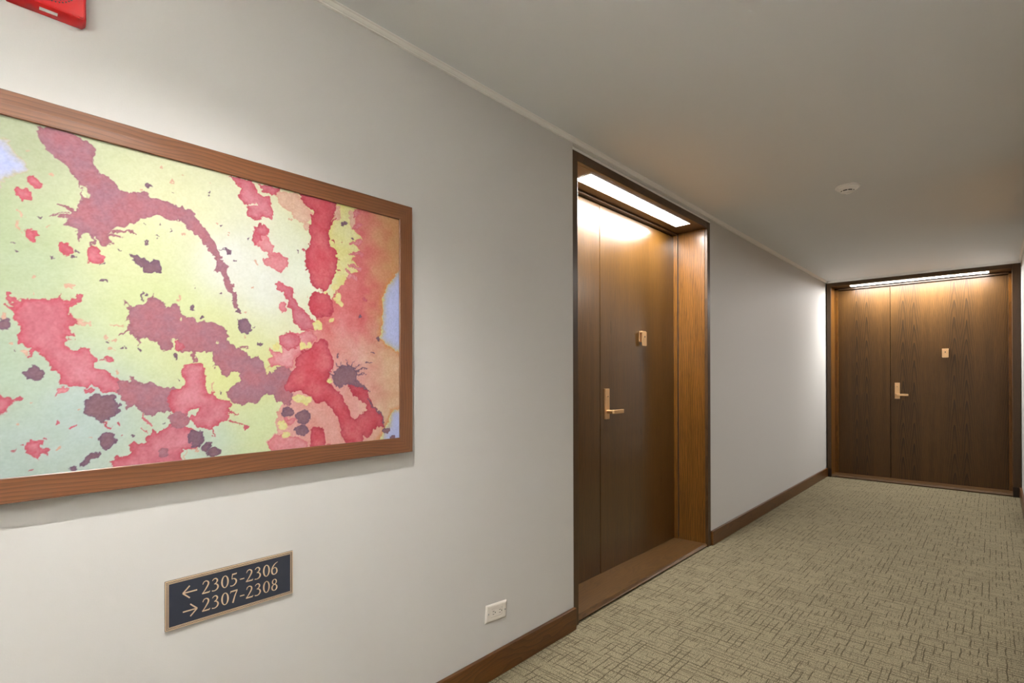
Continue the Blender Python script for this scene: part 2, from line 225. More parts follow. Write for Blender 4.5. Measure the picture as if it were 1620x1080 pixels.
# carpet: two families of broken dark lines woven into a beige loop pile
def carpet():
    t = NT('carpet'); v = t.coords(); sep = t.n('ShaderNodeSeparateXYZ'); t.t.links.new(v, sep.inputs[0])
    x, y = sep.outputs[0], sep.outputs[1]
    def fam(a, b, pitch, seglen, thr, seed, wid):
        """thin lines at fixed pitch in a, broken along b"""
        wob = t.noise(v, 16, 2, 0.5, (1, 1, 1), (seed, seed, 0)); rag = t.noise(v, 160, 1, 0.5)
        aa = t.math('ADD', t.math('DIVIDE', a, pitch), t.math('ADD', t.math('MULTIPLY', wob, 0.012 / pitch), t.math('MULTIPLY', rag, 0.0022 / pitch)))
        row = t.math('FLOOR', aa); fr = t.math('FRACT', aa)
        cx = t.n('ShaderNodeCombineXYZ')
        t.t.links.new(t.math('MULTIPLY', row, 7.31), cx.inputs[0])
        t.t.links.new(t.math('DIVIDE', b, seglen), cx.inputs[1]); cx.inputs[2].default_value = seed
        nz = t.n('ShaderNodeTexNoise'); nz.inputs['Scale'].default_value = 1.0; nz.inputs['Detail'].default_value = 1.5
        t.t.links.new(cx.outputs[0], nz.inputs[0])
        on = t.math('MULTIPLY', t.math('SUBTRACT', nz.outputs[0], thr), 9.0)
        on = t.math('MINIMUM', t.math('MAXIMUM', on, 0.0), 1.0)
        d = t.math('ABSOLUTE', t.math('SUBTRACT', fr, 0.5))
        ln = t.math('MULTIPLY', t.math('SUBTRACT', wid, d), 1.0 / (wid * 0.6))
        ln = t.math('MINIMUM', t.math('MAXIMUM', ln, 0.0), 1.0)
        return t.math('MULTIPLY', on, ln)
    f1 = fam(y, x, 0.0230, 0.150, 0.43, 3.1, 0.110)
    f5 = fam(y, x, 0.0390, 0.280, 0.45, 15.4, 0.060)
    f2 = fam(x, y, 0.0290, 0.110, 0.46, 8.7, 0.105)
    f4 = fam(x, y, 0.0150, 0.060, 0.51, 12.2, 0.140)
    f3 = fam(y, x, 0.0085, 0.055, 0.51, 5.2, 0.190)
    lines = f1
    for f_, k_ in ((f5, 0.95), (f2, 0.95), (f4, 0.75), (f3, 0.5)): lines = t.math('MAXIMUM', lines, t.math('MULTIPLY', f_, k_))
    pile = t.noise(v, 230, 2, 0.7); pile = t.math('MINIMUM', t.math('MAXIMUM', t.math('ADD', t.math('MULTIPLY', t.math('SUBTRACT', pile, 0.5), 3.6), 0.5), 0.0), 1.0); big = t.noise(v, 5, 3, 0.6)
    vor = t.n('ShaderNodeTexVoronoi'); vor.inputs['Scale'].default_value = 330; t.t.links.new(v, vor.inputs[0])
    c = t.mix(pile, srgb(62, 54, 38), srgb(176, 165, 138))
    c = t.mix(t.math('MULTIPLY', vor.outputs[0], 0.55), c, srgb(102, 91, 68))
    c = t.mix(t.math('MULTIPLY', big, 0.35), c, srgb(134, 124, 94))
    c = t.mix(t.math('MULTIPLY', lines, 0.86), c, srgb(56, 48, 32))
    t.t.links.new(c, t.b.inputs['Base Color']); t.set(Roughness=0.95); t.b.inputs['Specular IOR Level'].default_value = 0.1
    h = t.math('SUBTRACT', t.math('ADD', pile, t.math('MULTIPLY', vor.outputs[0], -0.6)), t.math('MULTIPLY', lines, 0.8))
    t.bump(h, 0.45, 0.0015); return t.m
carpet_m = carpet()
def emit(name, c, e):
    t = NT(name); em = t.n('ShaderNodeEmission'); em.inputs[0].default_value = c; em.inputs[1].default_value = e
    t.t.links.new(em.outputs[0], t.t.nodes['Material Output'].inputs[0]); return t.m
LAMPC = (1.0, 0.985, 0.965, 1)
soffit_e = emit('soffit_lamp_diffuser', LAMPC, SOFFIT_E)
uplight_fill_e = emit('fill_uplight_diffuser', (1, 0.985, 0.965, 1), UPLIGHT_FILL_E)  # glow of the added fill uplighters
bulb_e = emit('downlight_bulb', (1, 0.92, 0.8, 1), 30.0)

# ------------------------------------------------------------------ room shell
tag(bx('floor', (-0.32, W + 0.32, Y0 - 0.1, YB, -0.1, 0), carpet_m), kind='structure')
tag(bx('ceiling', (-0.32, W + 0.32, Y0 - 0.1, YB + 0.1, H, H + 0.1), ceil_m), kind='structure')
tag(bx('wall_left', [(-0.32, 0, Y0, Y1, 0, H), (-0.32, XF, Y2, YB, 0, H), (-0.32, -0.018, Y1, Y2, 2.296, H),
                     (-0.36, -0.32, Y1, Y2, 0, H)], wall_m), kind='structure')
tag(bx('wall_right', [(W, W + 0.32, Y0, YR0, 0, H), (W, W + 0.32, YR1, YB, 0, H), (W + 0.018, W + 0.32, YR0, YR1, 2.296, H), (W + 0.32, W + 0.36, YR0, YR1, 0, H)], wall_m), kind='structure')
tag(bx('wall_back', [(XF, W, YB, YB + 0.1, 0, H), (XF, W, Y3, YB, 2.322, H)], wall_m), kind='structure')
tag(bx('wall_front', (-0.32, W + 0.1, Y0 - 0.1, Y0, 0, H), wall_m), kind='structure')
def baseboard(name, dims):
    tag(bx(name, dims, base_m, None, 0.0025), kind='structure')
baseboard('baseboard_left', [(0, TB, Y0, Y1, 0, HB), (XF, XF + TB, Y2 + 0.004, Y3 - 0.001, 0, HB)])
baseboard('baseboard_right', [(W - TB, W, Y0, YR0, 0, HB), (W - TB, W, YR1, Y3 - 0.001, 0, HB)])
# small cove moulding under the ceiling
def cove(name, kindof):
    bm = bmesh.new()
    pr = [(0, H), (0.0175, H), (0.0185, H - 0.0025), (0.0165, H - 0.005), (0.0145, H - 0.0055), (0.0125, H - 0.010),
          (0.0085, H - 0.0155), (0.0065, H - 0.0165), (0.0065, H - 0.021), (0, H - 0.022)]
    if kindof == 'left':
        prism(bm, pr, Y0, Y1, 'y'); prism(bm, [(x if x > 0 else -0.03, z) for x, z in pr], Y1 + 0.0006, Y3, 'y')
    elif kindof == 'right':
        prism(bm, [(W - x, z) for x, z in pr], Y0, Y3, 'y')
    else:
        prism(bm, [(Y3 - x * 0.6, z) for x, z in pr], 0.0, W, 'x')
    tag(obj(name, bm, trim_m, None, smooth=False), kind='structure')
cove('trim_1', 'left'); cove('trim_2', 'right'); cove('trim_3', 'back')
# painted filler strip between the door casing and the moulding
tag(bx('trim_4', (-0.02, -0.004, Y1 + 0.0005, Y2, 2.2965, 2.3080), trim_m, None, 0.001), kind='structure')

# ------------------------------------------------------------------ doors
def make_door(name, loc, rz, x0, x1, jw, ztop, zsof, split, xl, xr, ztop_door, sw, hside, thr0, thr1, leaf_m, D=0.25, plinth=False):
    """local x runs along the wall, +y goes into the recess, z up"""
    R = tag(empty(name, loc, rz), kind='structure')
    a, b = x0 + jw[0], x1 - jw[1]
    # casing boards (front edge of the lining) with a mitred look
    for nm, d in (('casing', (x0 + .003, a, 0.001, 0.022, 0, ztop - 0.0)), ('casing', (b, x1 - .003, 0.001, 0.022, 0, ztop - 0.0))):
        bx(nm, d, casing_m, R, 0.002)
    bx('casing', (a, b, 0.001, 0.022, zsof, ztop), head_m, R, 0.002)
    bx('jamb', (x0 + .003, a - 0.0005, 0.0225, D + 0.03, 0, ztop), jamb_m, R, 0.0015)
    bx('jamb', (b + 0.0005, x1 - .003, 0.0225, D + 0.03, 0, ztop), jamb_m, R, 0.0015)
    bx('head_jamb', (a, b, 0.0225, D + 0.03, zsof + 0.0005, ztop), head_m, R, 0.0015)
    # stops
    ys = D - 0.028
    for d in ((a - 0.002, xl - 0.002 if sw[0] > 0.02 else a + sw[0], ys, D + 0.012, 0, zsof - 0.001),
              (xr + 0.002 if sw[1] > 0.02 else b - sw[1], b + 0.002, ys, D + 0.012, 0, zsof - 0.001)):
        bx('door_stop', d, jamb_m, R, 0.0012)
    bx('door_stop', (a, b, ys, D + 0.012, ztop_door + 0.008, zsof), head_m, R, 0.0012)
    # groove line in front of the stop
    for d in ((a - 0.0006, a + 0.0004, ys - 0.005, ys, 0.03, zsof), (b - 0.0004, b + 0.0006, ys - 0.005, ys, 0.03, zsof)):
        bx('groove', d, dark_m, R)
    # sill board
    bm = bmesh.new()
    yf = 0.006
    prof = [(0, .55, yf + 0.006), (0, 1.0, 0)]
    vs = []
    for x, th in ((a + 0.0005, thr0), (b - 0.0005, thr1)):
        vs.append([bm.verts.new((x, y, z)) for y, z in ((yf + 0.012, 0.0), (yf + 0.010, th * 0.33), (yf, th * 0.36), (yf + 0.001, th * 0.45), (yf + 0.013, th), (D + 0.02, th - 0.008), (D + 0.02, 0.0))])
    n = len(vs[0])
    for i in range(n): bm.faces.new((vs[0][i], vs[0][(i + 1) % n], vs[1][(i + 1) % n], vs[1][i]))
    bm.faces.new(vs[0][::-1]); bm.faces.new(vs[1])
    obj('threshold', bm, thr_m, R)
    thm = max(thr0, thr1)
    # side panel and leaf
    pn = bx('side_panel', (a if sw[0] < 0.02 else xl, split - 0.0026, D, D + 0.045, 0.012, ztop_door), leaf_m, R, 0.001)
    lf = bx('door_leaf', (split + 0.0026, xr, D, D + 0.045, 0.018, ztop_door), leaf_m, R, 0.001)
    bx('backing', (a, b, D + 0.046, D + 0.052, 0, ztop), dark_m, R)
    # lever handle
    px = split + 0.042
    bm = bmesh.new(); box(bm, px, px + 0.047, D - 0.010, D, 0.944, 1.129)
    hp = obj('handle_plate', bm, brass_m, lf, 0.0012)
    bm = bmesh.new()
    lathe(bm, [(0.0085, D - 0.013), (0.0085, D - 0.0105)], (px + 0.0235, 0, 1.082), 'y', 24)
    lathe(bm, [(0.0035, D - 0.0145), (0.0035, D - 0.0131)], (px + 0.0235, 0, 1.082), 'y', 16, 1)
    obj('key_cylinder', bm, [brass_m, dark_m], lf, smooth=True)
    bm = bmesh.new(); cx = px + 0.022; zc = 0.990
    lathe(bm, [(0.0115, D - 0.0101), (0.0115, D - 0.050), (0.0085, D - 0.054)], (cx, 0, zc), 'y', 28)
    # flat lever arm, swept from the neck
    pts = [(cx - 0.0115, D - 0.050), (cx, D - 0.0605), (cx + 0.016, D - 0.0615), (cx + 0.106, D - 0.0615), (cx + 0.108, D - 0.0595),
           (cx + 0.108, D - 0.0515), (cx + 0.106, D - 0.0495), (cx + 0.02, D - 0.0495), (cx + 0.0115, D - 0.040), (cx, D - 0.040)]
    prism(bm, pts, zc - 0.0115, zc + 0.0115, 'z')
    obj('lever', bm, brass_m, lf, 0.0022, 3, smooth=True, angle=40)
    # door knocker with viewer: back plate, top hinge bar and hanging flap with a hole
    vx = split + 0.466; z1 = 1.503
    bm = bmesh.new()
    box(bm, vx + 0.002, vx + 0.054, D - 0.004, D, z1 - 0.070, z1)
    box(bm, vx, vx + 0.056, D - 0.024, D - 0.001, z1 - 0.010, z1 + 0.002)
    bp = obj('knocker_mount', bm, brass_m, lf, 0.0015)
    bm = bmesh.new()
    fz0, fz1 = z1 - 0.096, z1 - 0.004
    r_ = 0.006
    out = [(vx + r_, fz0), (vx + 0.056 - r_, fz0), (vx + 0.056 - r_ * .3, fz0 + r_ * .3), (vx + 0.056, fz0 + r_), (vx + 0.056, fz1), (vx, fz1), (vx, fz0 + r_), (vx + r_ * .3, fz0 + r_ * .3)]
    prism(bm, out, D - 0.0275, D - 0.0225, 'y')
    lathe(bm, [(0.0085, D - 0.0290), (0.0085, D - 0.0274)], (vx + 0.028, 0, z1 - 0.036), 'y', 24)
    lathe(bm, [(0.0058, D - 0.0296), (0.0058, D - 0.0286)], (vx + 0.028, 0, z1 - 0.036), 'y', 20, 1)
    obj('knocker_flap', bm, [brass_m, dark_m], lf, 0.0006)
    if plinth:
        for d in ((x0 + 0.016, a + 0.001, -0.004, 0.021, 0.0, HB - 0.002), (b - 0.001, x1 - 0.016, -0.004, 0.021, 0, HB - 0.002)):
            bx('plinth_block', d, plinth_m, R, 0.001)
    return R
make_door('door_1', (-0.003, Y1, 0), PI / 2, 0.0, Y2 - Y1, (0.048, 0.050), 2.2955, 2.2500, 2.655 - Y1, 0.052, 3.642 - Y1, 2.2300,
          (0.010, 0.010), 0, 0.037, 0.022, door_y)
make_door('door_2', (0, Y3, 0), 0.0, 0.0, W, (0.045, 0.063), 2.3215, 2.2780, 0.5965, 0.0800, 1.5905, 2.2470,
          (0.034, 0.028), 0, 0.030, 0.030, door_e, plinth=True)

make_door('door_3', (W + 0.003, YR1, 0), -PI / 2, 0.0, YR1 - YR0, (0.048, 0.048), 2.2955, 2.2500, 0.60, 0.052, YR1 - YR0 - 0.052, 2.2300,
          (0.010, 0.010), 0, 0.03, 0.03, door_y)

# ------------------------------------------------------------------ lamps
def strip_light(loc, rz, x0, x1, y0, y1, z, label, em=None):
    R = tag(empty('recessed_strip_light', loc, rz), label, 'light fixture')
    bm = bmesh.new(); fwid = 0.006
    for d in ((x0 - fwid, x1 + fwid, y0 - fwid, y0), (x0 - fwid, x1 + fwid, y1, y1 + fwid), (x0 - fwid, x0, y0, y1), (x1, x1 + fwid, y0, y1)):
        box(bm, *d, z - 0.0035, z)
    obj('trim_frame', bm, white_m, R, 0.0006)
    bm = bmesh.new(); box(bm, x0, x1, y0, y1, z - 0.0022, z - 0.0002)
    obj('diffuser', bm, em or soffit_e, R)
    return R
strip_light((-0.003, Y1, 0), PI / 2, 2.259 - Y1, 3.447 - Y1, 0.043, 0.143, 2.2500, 'recessed strip light above the near door, set in the wooden soffit')
strip_light((0, Y3, 0), 0.0, 0.232, 1.445, 0.050, 0.150, 2.2780, 'recessed strip light above the far door at the corridor end')

strip_light((W + 0.003, YR1, 0), -PI / 2, 0.224, 1.434, 0.043, 0.143, 2.2500, 'recessed strip light above the door in the right wall', em=emit('dimmer_lamp_diffuser', LAMPC, SOFFIT_E * 0.55))

def spot_fixture(x, y, watts, label, r=0.045, aim=(0, 0, -1), size=150):
    R = tag(empty('ceiling_downlight', (x, y, H)), label, 'light fixture')
    bm = bmesh.new()
    lathe(bm, [(r + 0.016, -0.0005), (r + 0.016, -0.003), (r + 0.006, -0.006), (r, -0.006), (r - 0.004, -0.0012), (r - 0.0045, -0.0006)], (0, 0, 0), 'z', 48)
    obj('trim_ring', bm, white_m, R, smooth=True)
    bm = bmesh.new(); lathe(bm, [(0.020, -0.0065), (0.020, -0.0012)], (0, 0, 0), 'z', 32)
    obj('bulb', bm, bulb_e, R)
    ld = bpy.data.lights.new('downlight_beam', 'SPOT'); ld.energy = watts; ld.color = LAMPC[:3]
    ld.spot_size = math.radians(size); ld.spot_blend = 1.0; ld.shadow_soft_size = 0.007
    lo = bpy.data.objects.new('downlight_beam', ld); col.objects.link(lo); lo.parent = R; lo.location = (0, 0, -0.02); lo.rotation_euler = Vector(aim).to_track_quat('-Z', 'Y').to_euler()
    return R
spot_fixture(0.74, 0.36, SPOT_W, 'small round recessed ceiling downlight in front of the watercolour picture', size=128)
spot_fixture(0.80, -2.0, BACK_FILL_W, 'added fill light, a small round ceiling downlight behind the camera, farther from the picture')  # added fill lamp, out of view
for i, yc in enumerate((-0.75, -2.3)):  # unseen uplighters, added to brighten the ceiling and upper walls
    R = tag(empty('fill_uplighter', (W, yc, 1.45)), ('added fill light, a white box-shaped uplighter on the right wall, nearest behind the camera', 'added fill light, a white box-shaped uplighter on the right wall, toward the rear end of the corridor')[i], 'light fixture', 'added fill uplighters on the right wall')
    a, d, t_ = 0.20, 0.15, 0.004
    bx('shade', [(-d, 0, -a, a, 0, t_), (-d, -d + t_, -a, a, t_, 0.10), (-t_, 0, -a, a, t_, 0.10),
                 (-d + t_, -t_, -a, -a + t_, t_, 0.10), (-d + t_, -t_, a - t_, a, t_, 0.10)], white_m, R, 0.001)
    bx('diffuser', (-d + 0.006, -0.006, -a + 0.006, a - 0.006, 0.012, 0.018), uplight_fill_e, R)

# ------------------------------------------------------------------ picture
PY0, PY1, PZ0, PZ1 = -0.402, 1.0722, 0.9478, 1.7760
FWD = 0.0515
def make_picture():
    R = tag(empty('framed_picture', (0, PY0, PZ0), PI / 2), 'large watercolour of red and mauve ink splashes in a brown wooden frame', 'picture')
    Lx, Lz = PY1 - PY0, PZ1 - PZ0
    # rail cross-section: u = distance in from the outer edge, v = height off the wall
    prof = [(0.0, 0.006), (0.0, 0.0298), (0.0012, 0.0310), (FWD * 0.5, 0.0306), (FWD - 0.0015, 0.0312), (FWD, 0.0300), (FWD, 0.006)]
    def rail(kind):
        bm = bmesh.new(); A, B = [], []
        for u, v in prof:
            if kind == 'bottom': p, q = (u, -v, u), (Lx - u, -v, u)
            elif kind == 'top': p, q = (u, -v, Lz - u), (Lx - u, -v, Lz - u)
            elif kind == 'left': p, q = (u, -v, u), (u, -v, Lz - u)
            else: p, q = (Lx - u, -v, u), (Lx - u, -v, Lz - u)
            A.append(bm.verts.new(p)); B.append(bm.verts.new(q))
        n = len(prof)
        for i in range(n): bm.faces.new((A[i], A[(i + 1) % n], B[(i + 1) % n], B[i]))
        bm.faces.new(A[::-1]); bm.faces.new(B)
        obj('frame_rail', bm, frame_h if kind in ('top', 'bottom') else frame_v, R)
    for k in ('top', 'bottom', 'left', 'right'): rail(k)
    bx('backing_board', (0.02, Lx - 0.02, -0.0252, -0.001, 0.02, Lz - 0.02), dark_m, R)
    # ---- the artwork: painted on a fine grid
    ax0, ax1, az0, az1 = PY0 + FWD - 0.003, PY1 - FWD + 0.003, PZ0 + FWD - 0.003, PZ1 - FWD + 0.003
    st = 1.3
    nx = int((ax1 - ax0) * 1000 / st) + 1; nz = int((az1 - az0) * 1000 / st) + 1
    gx = np.linspace(ax0 * 1000, ax1 * 1000, nx); gz = np.linspace(az0 * 1000, az1 * 1000, nz)
    X, Z = np.meshgrid(gx, gz)
    def vnoise(X, Z, scale, seed):
        rs = np.random.RandomState(seed); T = rs.rand(256, 256)
        u, v = X / scale, Z / scale; iu, iv = np.floor(u).astype(int), np.floor(v).astype(int)
        fu, fv = u - iu, v - iv; fu = fu * fu * (3 - 2 * fu); fv = fv * fv * (3 - 2 * fv)
        g = lambda a, b: T[a & 255, b & 255]
        return (g(iu, iv) * (1 - fu) * (1 - fv) + g(iu + 1, iv) * fu * (1 - fv) + g(iu, iv + 1) * (1 - fu) * fv + g(iu + 1, iv + 1) * fu * fv) - 0.5
    WX = X + 9 * vnoise(X, Z, 17, 1) + 7 * vnoise(X, Z, 6.5, 2) + 3.2 * vnoise(X, Z, 2.8, 3)
    WZ = Z + 9 * vnoise(X, Z, 17, 4) + 7 * vnoise(X, Z, 6.5, 5) + 3.2 * vnoise(X, Z, 2.8, 6)
    mot = vnoise(X, Z, 40, 7) + 0.6 * vnoise(X, Z, 16, 8) + 0.4 * vnoise(X, Z, 6, 9)
    grain = vnoise(X, Z, 2.6, 10) * 0.6 + vnoise(X, Z, 5, 11) * 0.5
    mot2 = vnoise(X, Z, 55, 12) + 0.6 * vnoise(X, Z, 22, 13)
    cp = [(-300, 1600, 205, 214, 160), (80, 1680, 200, 208, 158), (80, 1450, 200, 214, 160), (80, 1200, 200, 218, 176), (80, 1030, 200, 218, 190), (200, 1120, 204, 222, 196), (300, 1500, 232, 236, 168),
          (400, 1600, 240, 240, 180), (500, 1500, 246, 246, 214), (600, 1450, 244, 246, 214), (450, 1300, 232, 236, 160), (350, 1350, 226, 236, 160),
          (700, 1500, 240, 246, 205), (700, 1350, 238, 240, 190), (880, 1650, 234, 228, 120), (860, 1500, 236, 230, 130), (600, 1060, 226, 238, 170), (500, 1200, 232, 236, 150), (700, 1230, 236, 232, 130), (420, 1050, 210, 228, 190)]
    num = np.zeros(X.shape + (3,)); den = np.zeros(X.shape)
    for a, b, r, g, bl in cp:
        wt = 1.0 / (((X - a) ** 2 + (Z - b) ** 2) / 1e4 + 0.15) ** 1.6
        num += wt[..., None] * np.array([r, g, bl], float); den += wt
    C = num / den[..., None]
    C += (grain * 13)[..., None] + (mot * 5)[..., None] * np.array([1, 1, 1.6])
    BASE = C.copy()
    def sdf(code, d, bb):
        x, z = WX[bb], WZ[bb]
        if code == 'B':
            cx, cz, rx, rz = d; q = np.sqrt(((x - cx) / rx) ** 2 + ((z - cz) / rz) ** 2)
            return (1 - q) * min(rx, rz)
        if code == 'S':
            w0, w1 = d[0] / 2, d[1] / 2; p = np.array(d[2:], float).reshape(-1, 2); best = np.full(x.shape, -1e9); n = len(p) - 1
            for i in range(n):
                a, b = p[i], p[i + 1]; ab = b - a; L = max((ab ** 2).sum(), 1e-6)
                t = np.clip(((x - a[0]) * ab[0] + (z - a[1]) * ab[1]) / L, 0, 1)
                dd = np.hypot(x - a[0] - t * ab[0], z - a[1] - t * ab[1]); f = (i + t) / n
                best = np.maximum(best, w0 + (w1 - w0) * f - dd)
            return best
        p = np.array(d, float).reshape(-1, 2); ins = np.zeros(x.shape, bool); best = np.full(x.shape, 1e9)
        for i in range(len(p)):
            a, b = p[i - 1], p[i]; ab = b - a; L = max((ab ** 2).sum(), 1e-6)
            t = np.clip(((x - a[0]) * ab[0] + (z - a[1]) * ab[1]) / L, 0, 1)
            best = np.minimum(best, (x - a[0] - t * ab[0]) ** 2 + (z - a[1] - t * ab[1]) ** 2)
            if a[1] != b[1]:
                c = (a[1] > z) != (b[1] > z); ins ^= c & (x < (b[0] - a[0]) * (z - a[1]) / (b[1] - a[1]) + a[0])
        return np.where(ins, 1, -1) * np.sqrt(best)
    PAL = {  # body, edge, variation
        'R': ((212, 122, 124), (198, 66, 76), (226, 148, 146)), 'D': ((212, 80, 86), (172, 42, 62), (224, 118, 114)),
        'M': ((176, 126, 128), (148, 98, 106), (190, 122, 120)), 'N': ((144, 110, 116), (106, 80, 102), (158, 116, 112)),
        'K': ((228, 142, 136), (212, 88, 96), (238, 176, 162)), 'O': ((233, 190, 150), (228, 164, 130), (240, 206, 168)),
        'Y': ((238, 232, 142), (238, 228, 124), (240, 238, 166)), 'B': ((200, 210, 234), (218, 196, 120), (208, 216, 238))}
    rs = random.Random(5)
    art = json.loads(ART)
    # the part of the sheet beyond the picture's left edge repeats the same kind of splashes
    extra = [['P', 'M', [-300, 1680, -240, 1720, -120, 1600, -90, 1480, -160, 1420, -220, 1500, -260, 1600]],
             ['P', 'R', [-340, 1250, -250, 1330, -160, 1280, -120, 1180, -60, 1120, -140, 1080, -230, 1130, -300, 1160]],
             ['P', 'D', [-330, 1060, -250, 1100, -180, 1050, -200, 1000, -330, 1000]]]
    for _ in range(26):
        extra.append(['B', rs.choice('RNMO'), [rs.randint(-340, 40), rs.randint(1010, 1710), rs.randint(3, 14), rs.randint(3, 12)]])
    for _ in range(60):
        extra.append(['B', rs.choice('NOON'), [rs.randint(60, 940), rs.randint(1010, 1710), 2, 2]])
    for code, colr, d in extra + art:
        if code == 'B': x0, x1, z0, z1 = d[0] - d[2], d[0] + d[2], d[1] - d[3], d[1] + d[3]
        else:
            q = d[2:] if code == 'S' else d; x0, x1, z0, z1 = min(q[::2]), max(q[::2]), min(q[1::2]), max(q[1::2])
        m = 16
        i0, i1 = np.searchsorted(gx, [x0 - m, x1 + m]); j0, j1 = np.searchsorted(gz, [z0 - m, z1 + m])
        if i1 <= i0 or j1 <= j0: continue
        bb = (slice(j0, j1), slice(i0, i1)); sd = sdf(code, d, bb)
        al = np.clip(sd / 1.3 + 0.5, 0, 1)
        if colr == 'E': cc = BASE[bb]
        elif colr == 'W':
            x, z = X[bb], Z[bb]
            f = np.clip((x - 880) / 110 + mot2[bb] * 0.5, 0, 1)[..., None]
            up = np.clip((z - 1240) / 160 + mot[bb] * 0.4, 0, 1)[..., None]
            hi = np.array([226, 122, 112.]) * (1 - f) + np.array([222, 166, 106.]) * f
            lo = np.array([234, 172, 148.]) * (1 - f) + np.array([234, 190, 142.]) * f
            cc = hi * up + lo * (1 - up)
            cc = cc + (mot2[bb] * 22)[..., None] * np.array([.4, 1, 1])
            rim = np.clip(1 - sd / 14, 0, 1)[..., None] * np.clip((x - 900) / 40, 0, 1)[..., None]
            cc = cc * (1 - 0.6 * rim) + np.array([226, 140, 66.]) * 0.6 * rim
        else:
            b_, e_, v_ = [np.array(k, float) for k in PAL[colr]]
            vv = np.clip(0.5 + mot[bb] * 1.1, 0, 1)[..., None] if colr in 'RDKM' else np.clip(0.5 + mot2[bb], 0, 1)[..., None]
            cc = b_ * (1 - vv) + v_ * vv
            deep = {'R': 7, 'D': 7, 'M': 2.5, 'N': 3, 'K': 4, 'O': 4, 'Y': 6, 'B': 7}[colr]
            e = np.exp(-np.clip(sd, 0, 99) / deep)[..., None] * (0.75 if colr in 'RDNKB' else 0.6)
            cc = cc * (1 - e) + e_ * e
        cc = cc + (grain[bb] * 24)[..., None]
        al = al[..., None]; C[bb] = C[bb] * (1 - al) + cc * al
    C = np.clip(C * np.array([0.825, 0.83, 0.915]), 0, 250) / 255.0
    C = np.where(C <= 0.04045, C / 12.92, ((C + 0.055) / 1.055) ** 2.4)
    me = bpy.data.meshes.new('artwork')
    co = np.zeros((nz, nx, 3), np.float32); co[..., 0] = X / 1000 - PY0; co[..., 1] = -0.026; co[..., 2] = Z / 1000 - PZ0
    me.vertices.add(nx * nz); me.vertices.foreach_set('co', co.ravel())
    idx = np.arange(nx * nz).reshape(nz, nx)
    quads = np.stack([idx[:-1, :-1], idx[:-1, 1:], idx[1:, 1:], idx[1:, :-1]], -1).reshape(-1, 4)
    me.loops.add(quads.size); me.loops.foreach_set('vertex_index', quads.ravel().astype(np.int32))
    me.polygons.add(len(quads)); me.polygons.foreach_set('loop_start', np.arange(0, quads.size, 4, dtype=np.int32))
    me.update(calc_edges=True); me.validate()
    ca = me.color_attributes.new('ink', 'FLOAT_COLOR', 'POINT')
    rgba = np.ones((nz * nx, 4), np.float32); rgba[:, :3] = C.reshape(-1, 3); ca.data.foreach_set('color', rgba.ravel())
    t = NT('watercolour_paper'); at = t.n('ShaderNodeAttribute'); at.attribute_name = 'ink'
    t.t.links.new(at.outputs['Color'], t.b.inputs['Base Color']); t.set(Roughness=0.8); t.b.inputs['Specular IOR Level'].default_value = 0.15
    t.bump(t.noise(t.coords(), 500, 3, 0.6), 0.25, 0.0005)
    me.materials.append(t.m)
    ao = bpy.data.objects.new('artwork', me); col.objects.link(ao); ao.parent = R
    # glazing
    t = NT('picture_glass'); gl = t.n('ShaderNodeBsdfGlossy'); gl.inputs['Roughness'].default_value = 0.02
    tr = t.n('ShaderNodeBsdfTransparent'); fr = t.n('ShaderNodeFresnel'); fr.inputs[0].default_value = 1.4
    mx = t.n('ShaderNodeMixShader'); ge = t.n('ShaderNodeNewGeometry'); front = t.math('MULTIPLY', fr.outputs[0], t.math('SUBTRACT', 1.0, ge.outputs['Backfacing'])); t.t.links.new(front, mx.inputs[0]); t.l(tr, 0, mx, 1); t.l(gl, 0, mx, 2); t.l(mx, 0, t.t.nodes['Material Output'], 0)
    bx('glass_pane', (0.050, Lx - 0.050, -0.0284, -0.0268, 0.050, Lz - 0.050), t.m, R)
    return R
make_picture()

